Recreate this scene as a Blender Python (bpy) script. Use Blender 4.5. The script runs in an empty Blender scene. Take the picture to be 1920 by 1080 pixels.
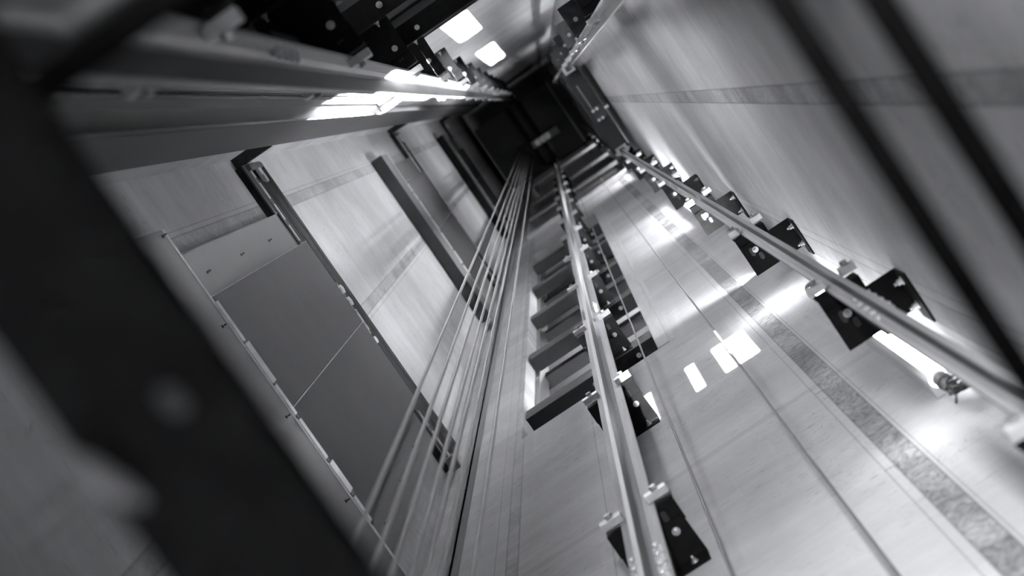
import bpy, bmesh, math, random
from mathutils import Vector, Matrix

random.seed(7)
S = bpy.context.scene
COL = S.collection

# ------------------------------------------------------------------ camera, world, exposure, big lights
# the camera stands low in the shaft (origin, z up, x towards the counter wall, y towards the landing doors)
cam_d = bpy.data.cameras.new('camera')
cam = bpy.data.objects.new('camera', cam_d)
COL.objects.link(cam)
cam_d.sensor_width = 36.0
cam_d.lens = 52.5
AX = (0.55630, 0.83025, 0.03492)      # world x, y, z expressed in the lens frame (right, down, forward)
zc = Vector((55.0, -350.0, 2800.0)).normalized()
yaw = math.radians(56.13)
xa = Vector((math.cos(yaw), math.sin(yaw), 0.0))
xa = (xa - zc * xa.dot(zc)).normalized()
ya = zc.cross(xa)
right = Vector((xa.x, ya.x, zc.x)); down = Vector((xa.y, ya.y, zc.y)); fwd = Vector((xa.z, ya.z, zc.z))
cam.matrix_world = Matrix(((right.x, -down.x, -fwd.x, 0), (right.y, -down.y, -fwd.y, 0), (right.z, -down.z, -fwd.z, 0), (0, 0, 0, 1)))
cam_d.clip_start = 0.05
cam_d.clip_end = 200
cam_d.dof.use_dof = True
cam_d.dof.focus_distance = 6.2
cam_d.dof.aperture_fstop = 2.8
S.camera = cam

W = bpy.data.worlds.new('world'); S.world = W; W.use_nodes = True
W.node_tree.nodes['Background'].inputs[0].default_value = (0.9, 0.92, 1.0, 1)
W.node_tree.nodes['Background'].inputs[1].default_value = 0.02
S.view_settings.view_transform = 'Standard'
S.view_settings.look = 'None'
S.view_settings.gamma = 1.0
S.view_settings.use_curve_mapping = False
S.view_settings.exposure = 0.55

TINT = (0.975, 0.98, 1.0)

def area(name, loc, target, sx, sy, watts, spread=180, roll=None):
    d = bpy.data.lights.new(name, 'AREA'); d.shape = 'RECTANGLE'; d.size = sx; d.size_y = sy
    d.energy = watts; d.color = TINT; d.spread = math.radians(spread)
    o = bpy.data.objects.new(name, d); COL.objects.link(o)
    o.location = loc
    f = (Vector(target) - Vector(loc)).normalized()
    xax = Vector(roll) if roll else Vector((0, 1, 0))
    xax = (xax - f * xax.dot(f)).normalized()
    zax = -f; yax = zax.cross(xax)
    o.matrix_world = Matrix(((xax.x, yax.x, zax.x, loc[0]), (xax.y, yax.y, zax.y, loc[1]), (xax.z, yax.z, zax.z, loc[2]), (0, 0, 0, 1)))
    return o

def bulb(name, loc, watts, r=0.08):
    d = bpy.data.lights.new(name, 'POINT'); d.energy = watts; d.color = TINT; d.shadow_soft_size = r
    o = bpy.data.objects.new(name, d); COL.objects.link(o); o.location = loc
    return o

# added narrow area lights, no opening behind them, throwing the sharp sun patches
area('patch_beam', (1.10, 0.150, -0.9), (-0.60, 0.150, 8.70), 0.165, 0.34, 330, 0.25)
area('patch_beam', (1.10, 0.153, -0.9), (-0.60, 0.153, 14.0), 0.170, 0.47, 420, 0.25)
area('patch_beam', (0.42, 0.60, -0.9), (-0.50, 0.60, 7.5), 0.47, 0.235, 1000, 0.25)
area('patch_beam', (0.42, 0.60, -0.9), (-0.50, 0.60, 10.6), 0.47, 0.235, 500, 0.25)
area('patch_beam', (-0.85, -0.085, 1.2), (1.25, -0.085, 5.90), 0.143, 0.21, 22, 0.25)
area('patch_beam', (-0.85, 0.104, 1.2), (1.25, 0.104, 5.89), 0.036, 0.20, 1.0, 0.25)
area('patch_beam', (-0.85, 0.320, 4.8), (1.25, 0.320, 5.87), 0.046, 0.46, 0.8, 0.25)
# added unseen soft fills set in the big opening of the far wall
area('opening_fill', (-1.00, -0.16, 0.5), (1.25, -0.02, 2.9), 0.30, 0.6, 9.0, 42)
area('opening_fill', (-0.88, 0.45, 5.6), (0.45, -0.525, 5.0), 0.4, 2.0, 9, 110)
# added unseen fill bulbs: neighbouring shaft, pit and back room
bulb('neighbour_fill', (1.66, -0.46, 8.2), 80)
bulb('neighbour_fill', (1.66, -0.46, 12.0), 40)
bulb('pit_fill', (0.25, 0.10, -1.05), 10, 0.1)
bulb('back_room_fill', (-1.15, 0.10, 5.0), 3)

# ------------------------------------------------------------------ materials
def nt(name):
    m = bpy.data.materials.new(name); m.use_nodes = True
    return m, m.node_tree, m.node_tree.nodes['Principled BSDF']

def metal(name, v, metallic=0.0, rough=0.5, noise=0.12, scale=(30, 30, 4), spec=0.5):
    m, t, b = nt(name)
    tc = t.nodes.new('ShaderNodeTexCoord'); mp = t.nodes.new('ShaderNodeMapping'); mp.inputs['Scale'].default_value = scale
    n = t.nodes.new('ShaderNodeTexNoise'); n.inputs['Scale'].default_value = 1.0; n.inputs['Detail'].default_value = 5
    r = t.nodes.new('ShaderNodeMapRange')
    r.inputs['From Min'].default_value = 0.3; r.inputs['From Max'].default_value = 0.7
    r.inputs['To Min'].default_value = v * (1 - noise); r.inputs['To Max'].default_value = v * (1 + noise)
    mx = t.nodes.new('ShaderNodeVectorMath'); mx.operation = 'SCALE'; mx.inputs[0].default_value = TINT
    t.links.new(tc.outputs['Object'], mp.inputs['Vector']); t.links.new(mp.outputs[0], n.inputs['Vector'])
    t.links.new(n.outputs['Fac'], r.inputs['Value']); t.links.new(r.outputs[0], mx.inputs['Scale'])
    t.links.new(mx.outputs[0], b.inputs['Base Color'])
    b.inputs['Metallic'].default_value = metallic; b.inputs['Roughness'].default_value = rough
    b.inputs['Specular IOR Level'].default_value = spec
    return m

def concrete(name, axis, v, bands=(), joints=(), drips=0.0, seams=()):
    """board-marked concrete; axis = horizontal axis of the wall (0 x, 1 y)"""
    m, t, b = nt(name); N = t.nodes.new; L = t.links.new
    tc = N('ShaderNodeTexCoord'); sp = N('ShaderNodeSeparateXYZ'); L(tc.outputs['Object'], sp.inputs[0])
    hor = sp.outputs[axis]; ver = sp.outputs[2]
    def math_(op, a, c=None, clamp=False):
        n = N('ShaderNodeMath'); n.operation = op; n.use_clamp = clamp
        for i, x in enumerate((a, c)):
            if x is None: continue
            if isinstance(x, (int, float)): n.inputs[i].default_value = x
            else: L(x, n.inputs[i])
        return n.outputs[0]
    def noise(sh, sv, detail=5, rough=0.55, off=0.0, dist=0.0):
        c = N('ShaderNodeCombineXYZ')
        L(math_('MULTIPLY', hor, sh), c.inputs[0]); L(math_('MULTIPLY', ver, sv), c.inputs[1]); c.inputs[2].default_value = off + v * 10
        n = N('ShaderNodeTexNoise'); n.inputs['Scale'].default_value = 1; n.inputs['Detail'].default_value = detail
        n.inputs['Roughness'].default_value = rough; n.inputs['Distortion'].default_value = dist
        L(c.outputs[0], n.inputs['Vector']); return n.outputs['Fac']
    def rng(x, a, c, d, e):
        n = N('ShaderNodeMapRange'); n.inputs['From Min'].default_value = a; n.inputs['From Max'].default_value = c
        n.inputs['To Min'].default_value = d; n.inputs['To Max'].default_value = e; L(x, n.inputs['Value']); return n.outputs[0]
    k = rng(noise(5.0, 42, 5), 0.25, 0.75, 0.95, 1.05)                       # board grain
    k = math_('MULTIPLY', k, rng(noise(1.5, 1.2, 5, 0.62, off=3.1), 0.3, 0.7, 0.80, 1.16))  # clouds
    k = math_('MULTIPLY', k, rng(noise(1.0, 6.5, 3, off=7.7), 0.35, 0.65, 0.95, 1.05))
    fl = rng(noise(20, 75, 2, off=5.3), 0.655, 0.72, 0.0, 1.0)               # dark flecks along the boards
    gate = rng(noise(1.6, 1.2, 3, off=9.9), 0.42, 0.60, 0.15, 1.0)
    k = math_('MULTIPLY', k, math_('SUBTRACT', 1.0, math_('MULTIPLY', math_('MULTIPLY', fl, gate), 0.50)))
    fl2 = rng(noise(9, 95, 3, 0.7, off=45.3), 0.64, 0.70, 0.0, 1.0)
    gate3 = rng(noise(1.1, 2.6, 3, off=49.9), 0.46, 0.60, 0.0, 1.0)
    k = math_('MULTIPLY', k, math_('SUBTRACT', 1.0, math_('MULTIPLY', math_('MULTIPLY', fl2, gate3), 0.42)))
    sc = rng(noise(9, 5, 3, off=15.2, dist=2.5), 0.492, 0.5, 0.0, 1.0)
    sc2 = rng(noise(9, 5, 3, off=15.2, dist=2.5), 0.5, 0.508, 1.0, 0.0)
    gate2 = rng(noise(2.2, 1.9, 2, off=19.9), 0.55, 0.63, 0.0, 1.0)
    k = math_('MULTIPLY', k, math_('SUBTRACT', 1.0, math_('MULTIPLY', math_('MULTIPLY', math_('MULTIPLY', sc, sc2), gate2), 0.45)))
    if drips:
        dr = rng(noise(14, 0.5, 3, off=12.5, dist=0.3), 0.60, 0.68, 0.0, 1.0)
        k = math_('ADD', k, math_('MULTIPLY', dr, drips))
    bump = None
    for c, w, dark in bands:                                                # rough vertical strips between the form panels
        dd = math_('ABSOLUTE', math_('SUBTRACT', hor, c))
        inside = rng(dd, w - 0.002, w, 1.0, 0.0)
        edge = math_('MULTIPLY', rng(dd, w - 0.006, w - 0.001, 0.0, 1.0), rng(dd, w + 0.001, w + 0.004, 1.0, 0.0))
        tx = rng(noise(16, 14, 8, 0.7, off=21 + c, dist=2.2), 0.3, 0.7, 1.0 - dark * 1.7, 1.0 + dark * 0.15)
        tx = math_('MULTIPLY', tx, rng(noise(2, 3.0, 2, off=31 + c), 0.38, 0.62, 1.0 - dark * 1.15, 1.08))
        mixv = math_('ADD', math_('MULTIPLY', inside, tx), math_('SUBTRACT', 1.0, inside))
        k = math_('MULTIPLY', k, mixv)
        k = math_('MULTIPLY', k, math_('SUBTRACT', 1.0, math_('MULTIPLY', edge, 0.35)))
    for c in seams:                                                         # thin vertical seams
        dd = math_('ABSOLUTE', math_('SUBTRACT', hor, c))
        k = math_('MULTIPLY', k, rng(dd, 0.001, 0.004, 0.72, 1.0))
    for h, w, dark in joints:                                               # horizontal form joints
        dd = math_('ABSOLUTE', math_('SUBTRACT', ver, h))
        k = math_('MULTIPLY', k, rng(dd, w * 0.8, w, 1.0 - dark, 1.0))
    sc_ = N('ShaderNodeVectorMath'); sc_.operation = 'SCALE'
    sc_.inputs[0].default_value = tuple(v * q for q in TINT); L(k, sc_.inputs['Scale']); L(sc_.outputs[0], b.inputs['Base Color'])
    b.inputs['Roughness'].default_value = 0.8; b.inputs['Specular IOR Level'].default_value = 0.12
    bp = N('ShaderNodeBump'); bp.inputs['Strength'].default_value = 0.12; bp.inputs['Distance'].default_value = 0.004
    L(k, bp.inputs['Height']); L(bp.outputs[0], b.inputs['Normal'])
    return m

JOINTS = [(0.9 + 3.86 * i, 0.012, 0.16) for i in range(8)]
M = {}
M['c_counter'] = concrete('concrete_counter_wall', 1, 0.50, bands=((-0.263, 0.036, 0.42), (0.965, 0.026, 0.16)), joints=[(4.75, 0.030, 0.13), (5.9, 0.004, 0.1), (9.0, 0.03, 0.1)], drips=0.07, seams=(-0.31, 0.58, 0.42, -0.20, 1.04))
M['c_right'] = concrete('concrete_rail_wall', 0, 0.50, bands=((0.335, 0.029, 0.26), (0.985, 0.045, 0.10)), joints=[(4.76, 0.012, 0.18), (3.2, 0.006, 0.12), (6.6, 0.01, 0.14), (8.6, 0.02, 0.16), (10.6, 0.02, 0.1)], seams=(0.90, 1.06, 1.10))
M['c_door'] = concrete('concrete_door_wall', 0, 0.52, bands=((-0.308, 0.030, 0.20), (0.375, 0.030, 0.20)), joints=[(8.0, 0.01, 0.1)], seams=(-0.36, 0.43))
M['c_far'] = concrete('concrete_far_wall', 1, 0.50, joints=[(5.6, 0.01, 0.1), (12.0, 0.02, 0.12)])
M['c_dark'] = concrete('concrete_back_room', 1, 0.5)
M['c_floor'] = concrete('concrete_pit_floor', 0, 0.25)
M['lintel'] = metal('pale_lintel', 0.5, 0, 0.7, 0.1)
M['black'] = metal('black_painted_steel', 0.009, 0.0, 0.7, 0.25, spec=0.04)
M['blackm'] = metal('black_matt_paint', 0.030, 0.0, 0.9, 0.2, spec=0.0)
M['bar'] = metal('black_bar_paint', 0.006, 0.0, 0.9, 0.2, spec=0.0)
M['rail'] = metal('rolled_rail_steel', 0.27, 0.15, 0.5, 0.25, (40, 40, 1.5))
M['tip'] = metal('planed_rail_blade', 0.40, 0.45, 0.42, 0.15, (60, 60, 1.0))
M['blade_shade'] = metal('shaded_rail_face', 0.035, 0.3, 0.45, 0.3, (60, 60, 1.2))  # sides of the planed blade, their shade put into the colour
M['zinc'] = metal('zinc_plated_steel', 0.55, 0.8, 0.38, 0.12)
M['clip'] = metal('cast_rail_clip', 0.62, 0.5, 0.4, 0.15)
M['sheet'] = metal('galvanised_sheet', 0.10, 0.1, 0.45, 0.10, (6, 6, 2), spec=0.15)
M['panel'] = metal('grey_door_panel', 0.044, 0.0, 0.65, 0.06, (5, 5, 5), spec=0.03)
M['trim'] = metal('bright_sheet_edge', 0.55, 0.5, 0.35, 0.1)
M['dark'] = metal('dark_header_steel', 0.022, 0.1, 0.6, 0.15, spec=0.1)
M['rope'] = metal('steel_wire_rope', 0.12, 0.3, 0.42, 0.2, (90, 90, 90))
M['trunk'] = metal('grey_trunking', 0.12, 0.3, 0.4, 0.08, (4, 4, 1))
M['plate'] = metal('wide_grey_sheet', 0.10, 0.0, 0.6, 0.08, (3, 3, 1), spec=0.1)
M['rubber'] = metal('black_cable_rubber', 0.015, 0, 0.5, 0.1)
M['white'] = metal('white_plastic', 0.70, 0, 0.4, 0.04)
M['rag'] = metal('pale_cloth', 0.80, 0, 0.9, 0.15, (20, 20, 20))
M['rag_dark'] = metal('darker_cloth', 0.22, 0, 0.9, 0.2, (20, 20, 20))  # darker tone of the cloth for the second flap
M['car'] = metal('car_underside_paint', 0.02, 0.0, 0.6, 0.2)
for key, power in (('tube', 14.0), ('tube_bright', 70.0)):
    gl, gt, gb = nt('lit_' + key); gb.inputs['Base Color'].default_value = (0.9, 0.9, 0.92, 1)
    gb.inputs['Emission Color'].default_value = (*TINT, 1); gb.inputs['Emission Strength'].default_value = power
    M[key] = gl

# ------------------------------------------------------------------ mesh helpers
class MB:
    def __init__(s): s.bm = bmesh.new()
    def box(s, x0, x1, y0, y1, z0, z1, bev=0.0):
        x0, x1 = sorted((x0, x1)); y0, y1 = sorted((y0, y1)); z0, z1 = sorted((z0, z1))
        vs = [s.bm.verts.new((x, y, z)) for x in (x0, x1) for y in (y0, y1) for z in (z0, z1)]
        fs = [(0, 1, 3, 2), (4, 6, 7, 5), (0, 4, 5, 1), (2, 3, 7, 6), (0, 2, 6, 4), (1, 5, 7, 3)]
        faces = [s.bm.faces.new([vs[i] for i in f]) for f in fs]
        if bev > 0:
            es = set(e for f in faces for e in f.edges)
            bmesh.ops.bevel(s.bm, geom=list(es), offset=bev, segments=2, affect='EDGES', profile=0.5)
        return s
    def prism(s, pts, axis, a, b):
        """polygon pts in the two other axes, extruded along axis from a to b"""
        def P(u, v, w):
            return {0: (w, u, v), 1: (u, w, v), 2: (u, v, w)}[axis]
        A = [s.bm.verts.new(P(u, v, a)) for u, v in pts]; B = [s.bm.verts.new(P(u, v, b)) for u, v in pts]
        s.bm.faces.new(A); s.bm.faces.new(list(reversed(B)))
        n = len(pts)
        for i in range(n):
            s.bm.faces.new((A[i], B[i], B[(i + 1) % n], A[(i + 1) % n]))
        return s
    def tube(s, p, q, r, n=12, r2=None):
        p = Vector(p); q = Vector(q); d = (q - p).normalized()
        u = d.orthogonal().normalized(); w = d.cross(u); r2 = r if r2 is None else r2
        A = []; B = []
        for i in range(n):
            a = 2 * math.pi * i / n; o = u * math.cos(a) + w * math.sin(a)
            A.append(s.bm.verts.new(p + o * r)); B.append(s.bm.verts.new(q + o * r2))
        s.bm.faces.new(list(reversed(A))); s.bm.faces.new(B)
        for i in range(n):
            f = s.bm.faces.new((A[i], A[(i + 1) % n], B[(i + 1) % n], B[i])); f.smooth = n > 8
        return s
    def path(s, pts, r, n=8):
        rings = []
        for i, p in enumerate(pts):
            p = Vector(p); d = (Vector(pts[min(i + 1, len(pts) - 1)]) - Vector(pts[max(i - 1, 0)])).normalized()
            u = d.cross(Vector((0.3, 0.5, 0.81))).normalized(); w = d.cross(u)
            rings.append([s.bm.verts.new(p + (u * math.cos(2 * math.pi * k / n) + w * math.sin(2 * math.pi * k / n)) * r) for k in range(n)])
        for a, b in zip(rings, rings[1:]):
            for k in range(n):
                f = s.bm.faces.new((a[k], a[(k + 1) % n], b[(k + 1) % n], b[k])); f.smooth = True
        s.bm.faces.new(list(reversed(rings[0]))); s.bm.faces.new(rings[-1])
        return s
    def hexa(s, p, axis, r, t):
        d = Vector(axis).normalized(); p = Vector(p)
        return s.tube(p, p + d * t, r, 6)
    def build(s, name, mat, parent=None, loc=None):
        bmesh.ops.recalc_face_normals(s.bm, faces=s.bm.faces)
        me = bpy.data.meshes.new(name); s.bm.to_mesh(me); s.bm.free()
        me.materials.append(M[mat] if isinstance(mat, str) else mat)
        o = bpy.data.objects.new(name, me); COL.objects.link(o)
        if parent: o.parent = parent
        if loc: o.location = loc
        return o

def bolt(p, axis, r=0.011, head=0.008, washer=True):
    r *= 0.72
    m = MB(); d = Vector(axis).normalized(); p = Vector(p)
    if washer: m.tube(p, p + d * 0.003, r * 1.5, 16)
    m.hexa(p + d * (0.003 if washer else 0), d, r, head)
    m.tube(p + d * (head + 0.003), p + d * (head + 0.012), r * 0.5, 10)
    return m

def tag(o, label, cat, group=None):
    o['label'] = label; o['category'] = cat
    if group: o['group'] = group
    return o
def thing(name, loc, label, cat, group=None):
    o = bpy.data.objects.new(name, None); COL.objects.link(o); o.location = loc; o.empty_display_size = 0.05
    return tag(o, label, cat, group)
def struct(o): o['kind'] = 'structure'; return o
def copy_tree(o, parent=None):
    c = o.copy(); COL.objects.link(c)
    if parent: c.parent = parent
    for ch in list(o.children): copy_tree(ch, c)
    return c
ORD = ['lowest', 'second', 'third', 'fourth', 'fifth', 'sixth', 'seventh', 'eighth', 'ninth', 'tenth', 'eleventh', 'twelfth', 'thirteenth', 'fourteenth', 'fifteenth']

# ------------------------------------------------------------------ shaft
XP, XM, YD, YR = 1.25, -0.59, 1.36, -0.525
FLOOR, TOP = -1.3, 34.0
T = 0.22
# counter wall (x+): two tall openings
m = MB()
O1 = (0.19, 0.955, 6.85, 15.2); O2 = (-0.44, 1.04, 17.35, 31.0)
m.box(XP, XP + T, YR - T, O1[0], FLOOR, O2[2]); m.box(XP, XP + T, O1[1], YD + T, FLOOR, O2[2])
m.box(XP, XP + T, O1[0], O1[1], FLOOR, O1[2]); m.box(XP, XP + T, O1[0], O1[1], O1[3], O2[2])
m.box(XP, XP + T, YR - T, O2[0], O2[2], TOP); m.box(XP, XP + T, O2[1], YD + T, O2[2], TOP)
m.box(XP, XP + T, O2[0], O2[1], O2[3], TOP)
struct(m.build('wall_front', 'c_counter'))
# rail wall (y-), door wall (y+)
struct(MB().box(XM - T, XP + 1.6, YR - T, YR, FLOOR, TOP).build('wall_right', 'c_right'))
m = MB()
for k in range(4):                      # door wall with door openings
    s = 4.87 + 7.15 * (k - 1)
    a, b = s + 0.0, s + 2.15
    lo = FLOOR if k == 0 else 4.87 + 7.15 * (k - 2) + 2.15
    m.box(XM - T, XP + T, YD, YD + T, lo, a)
    if k < 4:
        if a > FLOOR: pass
    m.box(XM - T, -0.10, YD, YD + T, a, b); m.box(0.88, XP + T, YD, YD + T, a, b)
m.box(XM - T, XP + T, YD, YD + T, 4.87 + 7.15 * 2 + 2.15, TOP)
struct(m.build('wall_left', 'c_door'))
# far wall (x-), open in its lower part
OX = (-0.50, 0.98, FLOOR, 7.48)
m = MB()
m.box(XM - T, XM, YR - T, OX[0], FLOOR, TOP); m.box(XM - T, XM, OX[1], YD + T, FLOOR, TOP)
m.box(XM - T, XM, OX[0], OX[1], OX[3], TOP)
struct(m.build('wall_back', 'c_far'))
# rooms behind the openings
struct(MB().box(1.85, 2.0, -0.6, 1.5, 5.5, 31.5).build('trim_1', 'c_dark'))
m = MB(); m.box(-1.9, -1.75, -0.8, 1.5, FLOOR, 8.2); m.box(-1.9, XM - T, -0.8, 1.5, 8.0, 8.2); m.box(-1.75, XM - T, -0.95, -0.8, FLOOR, 8.0); m.box(-1.75, XM - T, 1.36, 1.5, FLOOR, 8.0)
struct(m.build('trim_2', 'c_dark'))
m = MB(); m.box(XP + T, 1.85, 1.36, 1.5, 5.5, 31.5); m.box(XP + T, 1.85, -0.6, -0.75, 5.5, 31.5); m.box(XP + T, 1.85, -0.6, 1.36, 31.3, 31.5); m.box(XP + T, 1.85, -0.6, 1.36, 5.5, 5.65)
struct(m.build('trim_3', 'c_dark'))
struct(MB().box(-1.9, XP + T, YR - T, YD + T, FLOOR - 0.1, FLOOR).build('floor', 'c_floor'))
struct(MB().box(XM - T, XP + T, YR - T, YD + T, TOP, TOP + 0.2).build('ceiling', 'c_floor'))
# pale vertical batten along the opening's edge
m = MB(); m.box(XP - 0.005, XP, 0.125, 0.185, 6.85, 15.6); m.box(XP - 0.003, XP, 0.095, 0.118, 6.85, 15.6)
struct(m.build('trim_4', 'lintel'))
# grey steel lining behind the jamb of the tall opening
struct(MB().box(XP + 0.105, XP + 0.205, 0.925, 0.9545, 6.86, 15.19).build('trim_5', 'trunk'))

HB = [0.51 + 1.71 * k for k in range(1, 14)]        # heights of the rail fixings
# ------------------------------------------------------------------ steel beams across the openings
def beam(x0, x1, y0, y1, h, label, group, sgn):
    t = thing('cross_beam', (x0, (y0 + y1) / 2, h), label, 'beam', group)
    L = (y1 - y0) / 2; d = x1 - x0
    m = MB(); m.box(0, d, -L, L, 0, 0.010); m.box(0, 0.008 * sgn, -L, L, 0.010, 0.19); m.box(0, d, -L, L, 0.19, 0.20)
    m.build('channel', 'black', t)
    m = MB(); m.box(d + 0.05 * sgn, d + 0.13 * sgn, -L, L, 0.02, 0.16); m.build('rear_angle', 'dark', t)
    for yy in ((0.30 - (y0 + y1) / 2), (-0.06 + L * 0 + 0.62 - (y0 + y1) / 2)):
        if abs(yy) < L: bolt((d * 0.45, yy, 0), (0, 0, -1), 0.012).build('bolt', 'zinc', t)
    return t
for i, h in enumerate(HB[3:8]):
    beam(XP + 0.02, XP + 0.115, O1[0] + 0.005, O1[1] - 0.005, h,
         f'black channel beam across the tall wall opening, {ORD[i]} from the bottom of the opening', 'beams across the tall opening', 1)
for i, h in enumerate(HB[1:4]):
    beam(XM - 0.0, XM - 0.10, OX[0] + 0.005, OX[1] - 0.005, h,
         f'black cross beam over the top left wall opening, {["lowest and nearest", "middle", "topmost"][i]} of the three', 'beams across the top left opening', -1)
# pale ledges high in the upper opening, the upper ones brightened by added unseen bulbs
for h, p in ((19.95, 2.0), (22.9, 2.2), (28.1, 4.5)): bulb('ledge_fill', (1.10, -0.42, h), p, 0.03)
for i, (h, hh) in enumerate(((17.75, 0.30), (20.35, 0.34), (23.3, 0.30), (28.6, 0.36))):
    m = MB(); m.box(XP - 0.03, XP + 0.015, O2[0] + 0.002, O2[1] - 0.002, h - hh / 2, h + hh / 2)
    o = m.build('wall_ledge', 'lintel')
    tag(o, f'pale concrete ledge high on the wall below the car, {["lowest", "second from below", "third from below", "topmost"][i]} of four', 'ledge', 'pale ledges near the top')

# ------------------------------------------------------------------ guide rails
def rail(name, label, base_x, tip_x, y0, y1, b0, b1, fish, group='guide rails'):
    """base plate at base_x spanning y0..y1, blade spanning b0..b1 reaching tip_x"""
    sg = 1 if tip_x > base_x else -1
    t = thing(name, (base_x, (b0 + b1) / 2, 0), label, 'guide rail', group)
    oy = (b0 + b1) / 2; dx = tip_x - base_x
    pts = [(0, y0 - oy), (sg * 0.009, y0 - oy), (sg * 0.013, b0 - oy - 0.012), (sg * 0.022, b0 - oy - 0.001), (dx * 0.45, b0 - oy + 0.001), (dx * 0.5, b0 - oy),
           (dx * 0.5, b1 - oy), (dx * 0.45, b1 - oy - 0.001), (sg * 0.022, b1 - oy + 0.001), (sg * 0.013, b1 - oy + 0.012), (sg * 0.009, y1 - oy), (0, y1 - oy)]
    MB().prism(pts, 2, FLOOR, 30.0).build('base_flange', 'rail', t)
    MB().box(dx * 0.42, dx * 0.965, b0 - oy - 0.0005, b1 - oy + 0.0005, FLOOR, 30.0, 0.0).build('blade', 'blade_shade', t)
    MB().box(dx * 0.965, dx, b0 - oy, b1 - oy, FLOOR, 30.0, 0.0).build('blade_edge', 'tip', t)
    for h in fish:
        f = MB().box(-sg * 0.002, -sg * 0.016, y0 - oy, y1 - oy, h - 0.16, h + 0.16).build('fishplate', 'black', t)
        for s_ in (-1, 1):
            yy = (y0 + (b0 - y0) * 0.42 if s_ < 0 else b1 + (y1 - b1) * 0.58) - oy
            for q in range(4):
                bolt((sg * 0.010, yy, h - 0.105 + 0.07 * q), (sg, 0, 0), (0.019 if y1 - y0 > 0.08 else 0.010), 0.014, False).build('bolt', 'clip', f)
    return t
rail('guide_rail', 'bright T-shaped car guide rail running up the middle in front of the opening', 1.072, 0.99, 0.352, 0.459, 0.394, 0.408, (3.42, 7.80, 12.8))
rail('guide_rail', 'lit car guide rail streaked with sun patches, upper left, converging on the top', -0.384, -0.300, 0.352, 0.459, 0.394, 0.408, (3.02, 8.02, 13.0))
rail('guide_rail', 'grey counterweight guide rail in front of the tube lamp, lower right', 0.845, 0.790, -0.404, -0.347, -0.383, -0.368, (3.45, 8.5))
rail('guide_rail', 'grey counterweight guide rail at the top right of the shaft', -0.165, -0.110, -0.404, -0.347, -0.383, -0.368, (3.2, 8.3))

# ------------------------------------------------------------------ rail brackets
def clip(t, x, y, z, sg, ly=0.066):
    c = MB()
    c.prism([(sg * 0.001, -0.018), (sg * 0.022, -0.018), (sg * 0.026, 0.0), (sg * 0.020, 0.018), (sg * 0.001, 0.018)], 1, -ly / 2, ly / 2)
    o = c.build('clip', 'clip', t, (x, y, z))
    b = MB(); b.tube((sg * 0.012, 0, 0.018), (sg * 0.012, 0, 0.022), 0.013, 14); b.hexa((sg * 0.012, 0, 0.022), (0, 0, 1), 0.010, 0.01)
    b.hexa((sg * 0.026, 0, 0), (sg, 0, 0), 0.011, 0.010)
    b.build('bolt', 'zinc', o)
    return o
def slot(t, x0, x1, y, z, name='slot'):
    m = MB(); r = 0.008
    pts = []
    for i in range(9):
        a = math.pi / 2 + math.pi * i / 8; pts.append((x0 + r * math.cos(a), r * math.sin(a)))
    for i in range(9):
        a = -math.pi / 2 + math.pi * i / 8; pts.append((x1 + r * math.cos(a), r * math.sin(a)))
    m.prism(pts, 2, 0, -0.0015)
    return m.build(name, 'rubber', t, (0, y, z))
def car_bracket(h, sg, base_x, wall_x, label, group):
    """sg=+1: bracket on the x+ side. Rail piece with a front flange, wall piece overlapping it."""
    t = thing('rail_bracket', (base_x, 0.405, h), label, 'bracket', group)
    w = wall_x - base_x
    m = MB(); e = 0.105
    m.prism([(0, -e), (0.070 * sg, -e), (0.070 * sg, e), (0, e)], 2, 0.0, 0.006); m.box(0, 0.006 * sg, -e, e, 0.006, 0.075)
    m.build('rail_angle', 'black', t)
    m = MB()
    m.prism([(0.052 * sg, -e + 0.004), (w, -e), (w, e), (0.052 * sg, e - 0.004)], 2, -0.007, -0.001); m.box(w - 0.006 * sg, w, -e, e, -0.085, -0.007)
    m.build('wall_angle', 'black', t)
    for s_ in (-1, 1):
        clip(t, -0.011 * sg, s_ * 0.0725, 0.035, -sg)
        bolt((0.085 * sg, s_ * 0.062, -0.007), (0, 0, -1), 0.011).build('bolt', 'zinc', t)
        bolt((w - 0.006 * sg, s_ * 0.062, -0.05), (-sg, 0, 0), 0.010).build('bolt', 'zinc', t)
        slot(t, 0.028 * sg, 0.046 * sg, s_ * 0.058, -0.0005)
    return t
def cw_bracket(h, sg, base_x, label, group):
    """counterweight rail bracket fixed to the rail wall (y-)"""
    t = thing('rail_bracket', (base_x, -0.376, h), label, 'bracket', group)
    yw = YR + 0.376
    m = MB()
    m.box(0, 0.055 * sg, 0.066, -0.062, 0.0, 0.006); m.box(0, 0.006 * sg, 0.066, -0.062, 0.006, 0.07); m.build('rail_angle', 'black', t)
    m = MB()
    m.prism([(0.036 * sg, 0.066), (0.158 * sg, 0.066), (0.158 * sg, yw), (0.036 * sg, yw)], 2, -0.008, -0.001)
    m.box(0.036 * sg, 0.186 * sg, yw, yw + 0.006, -0.12, -0.008); m.build('wall_angle', 'black', t)
    clip(t, -0.0125 * sg, 0.049, 0.034, -sg, 0.046); clip(t, -0.0125 * sg, -0.049, 0.034, -sg, 0.046)
    bolt((0.068 * sg, 0.018, -0.008), (0, 0, -1), 0.011).build('bolt', 'zinc', t)
    slot(t, 0.060 * sg, 0.080 * sg, 0.032, -0.0085); slot(t, 0.094 * sg, 0.108 * sg, 0.010, -0.0085)
    for xx in (0.065, 0.140):
        bolt((xx * sg, yw + 0.006, -0.05), (0, 1, 0), 0.011, 0.012).build('bolt', 'zinc', t)
    return t
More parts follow.
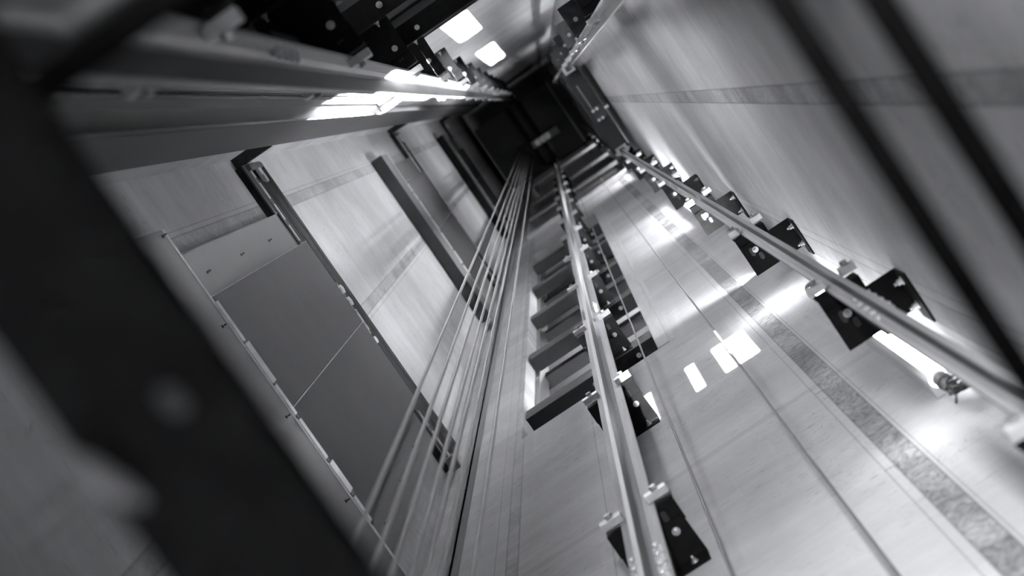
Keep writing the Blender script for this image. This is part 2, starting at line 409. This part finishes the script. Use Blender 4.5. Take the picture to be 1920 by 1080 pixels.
# one of each kind, then copies up the shaft
B0 = {}
for key, place in (('LC', 'the middle rail'), ('TL', 'the sunlit upper left rail'), ('LR', 'the lower right rail'), ('TR', 'the top right rail')):
    for i, h in enumerate(HB):
        lab = f'black two-piece steel bracket with bolts, {ORD[i]} from the bottom on {place}'
        grp = f'brackets of {place}'
        if key not in B0:
            if key == 'LC': B0[key] = car_bracket(h, 1, 1.0728, XP, lab, grp)
            if key == 'TL': B0[key] = car_bracket(h, -1, -0.3848, XM + 0.001, lab, grp)
            if key == 'LR': B0[key] = cw_bracket(h, 1, 0.8458, lab, grp)
            if key == 'TR': B0[key] = cw_bracket(h, -1, -0.1658, lab, grp)
        else:
            c = copy_tree(B0[key]); c.location.z = h; c['label'] = lab; c['group'] = grp

# ------------------------------------------------------------------ landing doors
def landing_door(k, label):
    hs = 4.87 + 7.15 * k
    t = thing('landing_door', (0.385, YD, hs), label, 'landing door', 'landing doors')
    ox, oy = 0.385, YD
    def b(m_, name, mat, parent=t): return m_.build(name, mat, parent)
    X = lambda x: x - ox
    Y = lambda y: y - oy
    ap = 0.80 if k == 0 else 0.44
    m = MB(); m.box(X(-0.352), X(1.17), Y(1.262), Y(1.266), -ap, 0.0); m.box(X(-0.352), X(-0.348), Y(1.266), Y(YD), -ap, 0); apron = b(m, 'apron', 'sheet')
    m = MB(); m.box(X(-0.354), X(1.172), Y(1.260), Y(1.345), -ap - 0.004, -ap); b(m, 'apron_hem', 'black', apron)
    m = MB(); m.box(X(-0.352), X(1.17), Y(1.275), Y(YD), -ap + 0.004, -ap + 0.02); b(m, 'apron_stiffener', 'black', apron)
    for xx, zz in ((-0.33, -0.06), (0.02, -0.10), (0.38, -0.10), (0.72, -0.10)):
        bolt((X(xx), Y(1.262), zz), (0, -1, 0), 0.007, 0.005, False).build('screw', 'dark', apron)
    m = MB(); m.box(X(-0.352), X(1.17), Y(1.2605), Y(1.272), -0.022, 0.004)
    m.box(X(-0.352), X(1.17), Y(1.278), Y(1.284), -0.02, 0.004); m.box(X(-0.352), X(1.17), Y(1.30), Y(1.34), -0.03, 0.0)
    sill = b(m, 'sill', 'clip')
    for x0, x1 in ((-0.06, 0.10), (0.11, 0.27), (0.28, 0.40), (0.42, 0.58), (0.60, 0.72), (0.74, 0.84)):
        zt = 0.062 if x0 in (0.11, 0.60) else 0.036; m = MB(); m.box(X(x0), X(x1), Y(1.2575), Y(1.262), -0.004, zt); b(m, 'guide_shoe', 'trim' if zt > 0.05 else 'clip', sill); m = MB(); m.box(X(x1), X(x1 + 0.014), Y(1.2578), Y(1.262), 0.0, zt * 0.8); b(m, 'shoe_stop', 'rubber', sill)
    # side panels (fixed, in front of the wall) and the two sliding panels
    for x0, x1, nm in ((-0.262, -0.070, 'l'), (0.835, 1.03, 'r')):
        m = MB(); m.box(X(x0), X(x1), Y(1.312), Y(1.318), 0.0, 2.03); m.box(X(x0), X(x0 + 0.004), Y(1.318), Y(YD), 0, 2.03)
        s_ = b(m, 'side_panel', 'sheet')
        for zz in (0.35, 0.95, 1.55):
            bolt((X((x0 + x1) / 2), Y(1.312), zz), (0, -1, 0), 0.006, 0.004, False).build('screw', 'dark', s_)
    for x0, x1, e0 in ((-0.084, 0.3845, 0), (0.3865, 0.855, 1)):
        m = MB(); m.box(X(x0), X(x1), Y(1.294), Y(1.309), 0.012, 2.19)
        p = b(m, 'door_panel', 'panel')
        m = MB(); xe = x0 if e0 == 0 else x1 - 0.005
        m.box(X(x0), X(x0 + 0.0016), Y(1.2925), Y(1.294), 0.012, 2.19)
        m.build('edge_strip', 'trim', p)
        m = MB(); m.box(X(x0), X(x0 + 0.02), Y(1.286), Y(1.294), 0.012, 0.04); m.build('panel_shoe', 'rubber', p)
    # header: dark box, hanger track with holes, rollers, end plates
    m = MB(); m.box(X(-0.536), X(1.20), Y(1.326), Y(YD), 2.07, 2.58); hd = b(m, 'header_case', 'black')
    m = MB(); m.box(X(-0.536), X(-0.26), Y(1.318), Y(1.326), 2.06, 2.12); m.box(X(-0.26), X(1.19), Y(1.320), Y(1.326), 2.06, 2.10); m.build('bottom_lip', 'panel', hd)
    m = MB(); m.box(X(-0.53), X(1.19), Y(1.314), Y(1.322), 2.150, 2.182); tr = m.build('hanger_track', 'clip', hd)
    for q in range(14):
        m = MB(); m.box(X(-0.46 + 0.12 * q), X(-0.43 + 0.12 * q), Y(1.3120), Y(1.3142), 2.156, 2.174); m.build('track_hole', 'rubber', tr)
    for zz in (2.32, 2.37, 2.50):
        m = MB(); m.box(X(-0.53), X(1.19), Y(1.322), Y(1.326), zz, zz + 0.008); m.build('stiffening_rib', 'panel', hd)
    m = MB(); m.box(X(-0.534), X(-0.50), Y(1.300), Y(1.326), 2.14, 2.42, 0.004); m.build('end_plate', 'sheet', hd)
    m = MB(); m.box(X(-0.50), X(-0.43), Y(1.298), Y(1.312), 2.25, 2.33); m.box(X(-0.46), X(-0.42), Y(1.290), Y(1.30), 2.24, 2.28); m.build('contact_switch', 'clip', hd)
    for xx in (0.205, 0.275):
        m = MB(); m.tube((X(xx), Y(1.322), 2.275), (X(xx), Y(1.296), 2.275), 0.024, 20); m.tube((X(xx), Y(1.296), 2.275), (X(xx), Y(1.292), 2.275), 0.010, 12)
        m.build('roller', 'white', hd)
    m = MB(); m.box(X(0.16), X(0.46), Y(1.300), Y(1.312), 2.19, 2.235); m.box(X(0.32), X(0.44), Y(1.296), Y(1.302), 2.225, 2.25, 0.003); m.build('hanger_plate', 'clip', hd)
    m = MB()
    for xx in (0.17, 0.20, 0.235, 0.27, 0.33, 0.40): m.hexa((X(xx), Y(1.300), 2.205), (0, -1, 0), 0.008, 0.010)
    m.tube((X(0.50), Y(1.322), 2.27), (X(0.50), Y(1.300), 2.27), 0.018, 16); m.tube((X(0.505), Y(1.322), 2.235), (X(0.505), Y(1.300), 2.235), 0.012, 16)
    m.build('lock_hardware', 'zinc', hd)
    m = MB(); m.box(X(1.14), X(1.21), Y(1.275), Y(1.326), 2.03, 2.07, 0.003); m.build('end_bracket', 'sheet', hd)
    return t
landing_door(0, 'nearest landing door with grey double panels and dark header, left side')
landing_door(1, 'second landing door up with a black-edged apron, behind the ropes')
landing_door(2, 'third landing door up, dim, just below the dark car')
for k, nm in ((0, 'nearest'), (1, 'second'), (2, 'third')):
    hs = 4.87 + 7.15 * k
    m = MB(); m.box(XM, XM + 0.05, 1.17, YD - 0.001, hs + 2.12, hs + 2.20); m.box(XM, XM + 0.006, 1.17, YD - 0.001, hs + 2.20, hs + 2.30)
    o = m.build('header_support', 'blackm'); o.location = (0, 0, 0)
    tag(o, f'black support angle on the wall at the left end of the {nm} door header', 'support angle', 'header support angles')

# ------------------------------------------------------------------ vertical strips and sheets
m = MB(); m.box(1.205, XP - 0.001, 1.208, 1.214, FLOOR, 26); m.box(1.205, 1.211, 1.208, 1.262, FLOOR, 26); m.box(1.205, 1.245, 1.258, 1.262, FLOOR, 26)
t = tag(m.build('cable_trunking', 'trunk'), 'narrow grey metal trunking strip running up beside the ropes', 'trunking')
MB().box(1.2035, 1.2055, 1.259, 1.263, FLOOR, 26).build('bright_edge', 'trim', t)
m = MB(); m.box(-0.545, -0.541, 0.93, 1.165, FLOOR, 26); m.box(-0.588, -0.545, 1.161, 1.165, FLOOR, 26); m.box(-0.588, -0.545, 0.93, 0.934, FLOOR, 26)
tag(m.build('steel_sheet', 'plate'), 'wide flat grey metal sheet running up the upper left corner', 'metal sheet')
# U channel, open to the shaft, closed at its top
t = thing('wall_channel', (-0.47, 0.73, 0), 'dark U-shaped metal channel with a bolted closed end, upper left', 'channel')
y0, y1, xb, zt = -0.11, 0.10, -0.07, 8.95
m = MB(); m.box(xb, xb + 0.004, y0, y1, FLOOR, zt); m.box(xb, 0.0, y0, y0 + 0.004, FLOOR, zt); m.box(xb, 0.0, y1 - 0.004, y1, FLOOR, zt)
m.box(-0.004, 0, y0, y0 + 0.018, FLOOR, zt); m.box(-0.004, 0, y1 - 0.018, y1, FLOOR, zt); m.build('channel', 'trunk', t)
m = MB(); m.box(xb, 0.0, y0, y1, zt, zt + 0.006); m.box(-0.006, 0, y0, y1, zt - 0.10, zt); cp = m.build('end_cap', 'sheet', t)
for yy in (-0.07, -0.03, 0.05): bolt((-0.03, yy, zt), (0, 0, -1), 0.009).build('bolt', 'zinc', cp)
for i, yy in enumerate((-0.05, -0.02, 0.015)):
    m = MB(); m.tube((xb + 0.018, yy, FLOOR), (xb + 0.018, yy, 8.6), 0.008, 8)
    tag(m.build('control_cable', 'rubber', None, (-0.47, 0.73, 0)), f'thin dark cable inside the upper left wall channel, {["nearest the rail", "middle", "nearest the door wall"][i]} of three', 'cable', 'cables in the channel')

# ------------------------------------------------------------------ tube lamps with cable coils
def coil(cx, cy, z, r, label):
    pts = []
    for i in range(0, 121):
        a = 2 * math.pi * i / 30; turn = i // 30
        rr = r * (1.15, 0.95, 1.1, 0.8)[min(turn, 3)]
        pts.append((cx - 0.035 + 0.010 * math.sin(a * 0.5 + turn), cy + (0.0, 0.006, -0.012, -0.030)[min(turn, 3)] * (i % 30) / 30 + rr * math.cos(a), z - 0.012 * turn + rr * 1.5 * math.sin(a)))
    pts += [(cx - 0.03, cy + r * (0.8 + 0.3 * q), z - 0.05 - 0.03 * q) for q in range(3)]
    return tag(MB().path(pts, 0.0032, 6).build('cable_coil', 'rubber'), label, 'cable')
LAMPS = (3.845, 9.90, 16.2)
for i, h in enumerate(LAMPS):
    t = thing('tube_lamp', (1.165, -0.4535, h), ['lit white tube lamp beside the lower right rail', 'short glimpse of a lit tube lamp between brackets on the lower right rail', 'dim far tube lamp high on the lower right side below the car'][i], 'lamp', 'tube lamps')
    L = 1.75 if i == 0 else 2.10; tw = math.radians(48) if i == 0 else 0.0; sp = math.pi / 2 if i == 0 else math.radians(80)
    m = MB(); m.box(0.030, XP - 1.165 - 0.001, -0.018, 0.018, 0.10, L + 0.02);
    if True:
        m.prism([(0.031 * math.cos(a), 0.031 * math.sin(a)) for a in [tw + sp * (q / 6 - 1) for q in range(13)]] + [(0.027 * math.cos(a), 0.027 * math.sin(a)) for a in [tw - sp * (q / 6 - 1) for q in range(13)]], 2, -0.02, L + 0.01);  # added half-shell that blocks and shapes the tube's light
    m.build('batten', 'white', t)
    MB().tube((0, 0, 0.0), (0, 0, L), 0.0255, 20).build('tube', 'tube_bright' if i > 0 else 'tube', t)
    m = MB(); m.tube((0, 0, -0.09), (0, 0, -0.001), 0.021, 16); m.tube((0, 0, -0.17), (0, 0, -0.09), 0.016, 16); m.build('end_cap', 'sheet', t)
    m = MB(); m.tube((0, 0, L + 0.001), (0, 0, L + 0.09), 0.021, 16); m.box(-0.01, 0.04, -0.012, 0.012, L + 0.02, L + 0.08); m.build('end_cap', 'sheet', t)
    if i == 0:
        area('tube_side_fill', (0.98, -0.36, 3.72), (1.25, -0.35, 3.66), 0.16, 0.30, 0.6, 150); area('tube_side_fill', (1.02, -0.36, 6.2), (1.25, -0.33, 6.2), 0.10, 0.2, 1.0, 150)  # added unseen fills for the wall pools past the tube ends
        area('tube_side_fill', (1.14, -0.36, 7.0), (-0.2, 1.36, 9.2), 0.12, 0.5, 16, 120)  # added unseen fill aimed at the door wall
    if i < 2:
        coil(1.165, -0.458, h - 0.25, 0.030, ['black cable coil hanging below the lit tube lamp, lower right', 'black cable coil below the second tube lamp up the right rail'][i])
coil(1.2, -0.455, 6.75, 0.022, 'small black cable coil behind the second bracket of the lower right rail')

# ------------------------------------------------------------------ ropes
CAR = 25.2
ROPES = ((0.469, 0.730), (0.518, 0.715), (0.551, 0.700), (0.584, 0.685), (0.607, 0.670), (0.632, 0.655), (0.693, 0.630))
for i, (x, y) in enumerate(ROPES):
    o = MB().path([(x, y, FLOOR + (CAR - FLOOR) * q / 24) for q in range(25)], 0.0060, 10).build('wire_rope', 'rope')
    tag(o, f'steel wire rope hanging from the car, {["leftmost", "second from the left", "third from the left", "fourth from the left", "fifth from the left", "second from the right", "rightmost"][i]} of the bundle of seven', 'rope', 'wire ropes of the bundle')
for x, y, lab in ((1.15, 0.243, 'thin steel wire running up across the tall wall opening'), (1.15, -0.063, 'thin steel wire running up across the bare wall between the two right rails')):
    o = MB().path([(x, y, FLOOR + (30 - FLOOR) * q / 24) for q in range(25)], 0.0042, 8).build('governor_wire', 'rope')
    tag(o, lab, 'wire', 'single wires')

# ------------------------------------------------------------------ car and counterweight at the top
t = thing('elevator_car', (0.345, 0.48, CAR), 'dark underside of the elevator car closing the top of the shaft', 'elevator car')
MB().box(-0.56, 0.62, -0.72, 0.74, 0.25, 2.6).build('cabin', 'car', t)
m = MB(); m.box(-0.57, 0.63, -0.73, 0.75, 0.18, 0.25); m.build('platform', 'car', t)
m = MB(); m.box(-0.58, 0.58, -0.18, -0.10, 0.0, 0.18); m.box(-0.58, 0.58, 0.02, 0.10, 0.0, 0.18); m.build('sling_beam', 'black', t)
m = MB(); m.box(-0.57, 0.63, -0.735, -0.705, 0.10, 0.18); m.build('edge_angle', 'lintel', t)
m = MB(); m.box(0.12, 0.25, -0.46, 0.06, -0.10, -0.04, 0.01); m.box(0.15, 0.22, -0.40, 0.0, -0.13, -0.10, 0.006); m.box(0.16, 0.21, -0.3, -0.2, -0.04, 0.18); m.build('hitch_plate', 'rail', t)
m = MB(); m.box(0.09, 0.36, 0.08, 0.30, -0.02, 0.0); m.build('rope_anchor', 'dark', t)
for x, y in ((0.185, -0.16), (0.185, -0.24), (0.185, -0.05)):
    bolt((x, y, -0.13), (0, 0, -1), 0.05, 0.04).build('hitch_bolt', 'zinc', t)
for sx in (-0.70, 0.70):
    m = MB(); q = 1 if sx > 0 else -1; m.box(0.575 * q, 0.70 * q, -0.135, -0.092, -0.05, 0.16, 0.004); m.box(0.575 * q, 0.70 * q, -0.066, -0.02, -0.05, 0.16, 0.004); m.box(0.575 * q, 0.63 * q, -0.13, -0.025, -0.05, 0.16); m.build('guide_shoe', 'dark', t)
t = thing('counterweight', (0.345, -0.378, 14.0), 'dark counterweight frame between the two right rails, near the top', 'counterweight')
m = MB(); m.box(-0.44, 0.44, -0.075, 0.085, 0, 0.10); m.box(-0.44, -0.36, -0.075, 0.085, 0.1, 3.2); m.box(0.36, 0.44, -0.075, 0.085, 0.1, 3.2); m.box(-0.44, 0.44, -0.075, 0.085, 3.1, 3.2); m.build('frame', 'bar', t)
for q in range(14): MB().box(-0.355, 0.355, -0.062, 0.07, 0.12 + 0.19 * q, 0.12 + 0.19 * q + 0.18).build('filler_weight', 'black', t)
MB().box(-0.28, -0.03, 0.02, 0.035, -0.012, 0.0).build('edge_strip', 'trunk', t)
MB().box(-0.02, 0.12, -0.07, 0.06, -0.03, 0.0, 0.004).build('bottom_plate', 'black', t)
for x, y in ((0.0, 0.03), (0.0, -0.01), (0.10, 0.03), (0.10, -0.01)):
    bolt((x, y, -0.03), (0, 0, -1), 0.014).build('bolt', 'zinc', t)
MB().box(0.02, 0.05, -0.12, -0.05, -0.02, 0.02).build('bright_tab', 'clip', t)
for sx in (-0.455, 0.455):
    m = MB(); s_ = 1 if sx > 0 else -1
    m.box(sx - 0.03, sx + 0.03, -0.05, -0.02, -0.08, 0.06, 0.005); m.box(sx - 0.03, sx + 0.03, 0.03, 0.06, -0.08, 0.06, 0.005); m.box(sx - 0.045 * s_ , sx - 0.025 * s_, -0.05, 0.06, -0.08, 0.06)
    m.build('guide_shoe', 'clip', t)

# ------------------------------------------------------------------ pit steel close above the camera
t = thing('pit_beam', (0.33, 0.248, 0.727), 'wide black out-of-focus steel beam crossing the lower left close to the camera', 'beam')
m = MB(); m.box(-0.92, 0.92, -0.042, 0.043, 0, 0.012); m.box(-0.92, 0.92, -0.006, 0.006, 0.012, 0.15); m.box(-0.92, 0.92, -0.006, 0.043, 0.15, 0.162)
m.build('flanged_beam', 'blackm', t)
m = MB(); m.box(-0.63, -0.514, -0.06, 0.0, -0.012, 0.0); m.build('gusset_plate', 'blackm', t)
m = MB(); m.tube((-0.195, 0.212, 0.908), (-0.195, YR, 0.908), 0.0096, 16)
t = tag(m.build('cross_bar', 'rail'), 'pale grey blurred bar crossing the top left corner close to the camera', 'bar')
m = MB(); m.box(-0.184, -0.168, YR, 0.257, 0.890, 0.916)
tag(m.build('flat_bar', 'bar'), 'black blurred bar just right of the pale bar, top left corner', 'bar')
for y, w, lab in ((-0.168, 0.0090, 'black blurred bar close to the camera at right, the nearer to the middle of two'), (-0.2215, 0.0098, 'black blurred bar close to the camera at right, the one nearer the right edge')):
    m = MB(); h = 0.983; m.box(XM, XP, y * h - w, y * h + w, h, h + 0.012)
    tag(m.build('pit_bar', 'bar'), lab, 'bar', 'blurred bars at right')
def flap(name, pts, label, mat='rag'):
    bm = bmesh.new()
    rows = [[bm.verts.new(p) for p in r] for r in pts]
    for a, b in zip(rows, rows[1:]):
        for i in range(len(a) - 1): f = bm.faces.new((a[i], a[i + 1], b[i + 1], b[i])); f.smooth = True
    mb = MB(); mb.bm.free(); mb.bm = bm
    o = mb.build(name, mat)
    md = o.modifiers.new('thick', 'SOLIDIFY'); md.thickness = 0.004
    md = o.modifiers.new('smooth', 'SUBSURF'); md.levels = 2; md.render_levels = 2
    return tag(o, label, 'rag', 'rags on the black beam')
h = 0.684
flap('cloth_rag', [[(0.0060, 0.2800, h + 0.003), (0.0075, 0.2765, h - 0.010), (0.0110, 0.2720, h + 0.003)], [(0.0220, 0.2790, h + 0.002), (0.0245, 0.2715, h - 0.019), (0.0300, 0.2610, h + 0.002)],
                   [(0.0393, 0.2753, h + 0.002), (0.0410, 0.2668, h - 0.015), (0.0428, 0.2582, h + 0.002)], [(0.0513, 0.2642, h), (0.0522, 0.2599, h - 0.007), (0.0530, 0.2565, h)]],
     'pale blurred rag flap hanging on the lower edge of the black beam')
flap('cloth_rag', [[(0.0103, 0.2360, h + 0.038), (0.0111, 0.2326, h + 0.034), (0.0128, 0.2291, h + 0.038)], [(0.0188, 0.2368, h + 0.034), (0.0197, 0.2308, h + 0.026), (0.0214, 0.2249, h + 0.034)], [(0.0265, 0.2343, h + 0.038), (0.0265, 0.2308, h + 0.032), (0.0274, 0.2274, h + 0.038)]],
     'small dim blurred rag flap in the middle of the black beam', 'rag_dark')
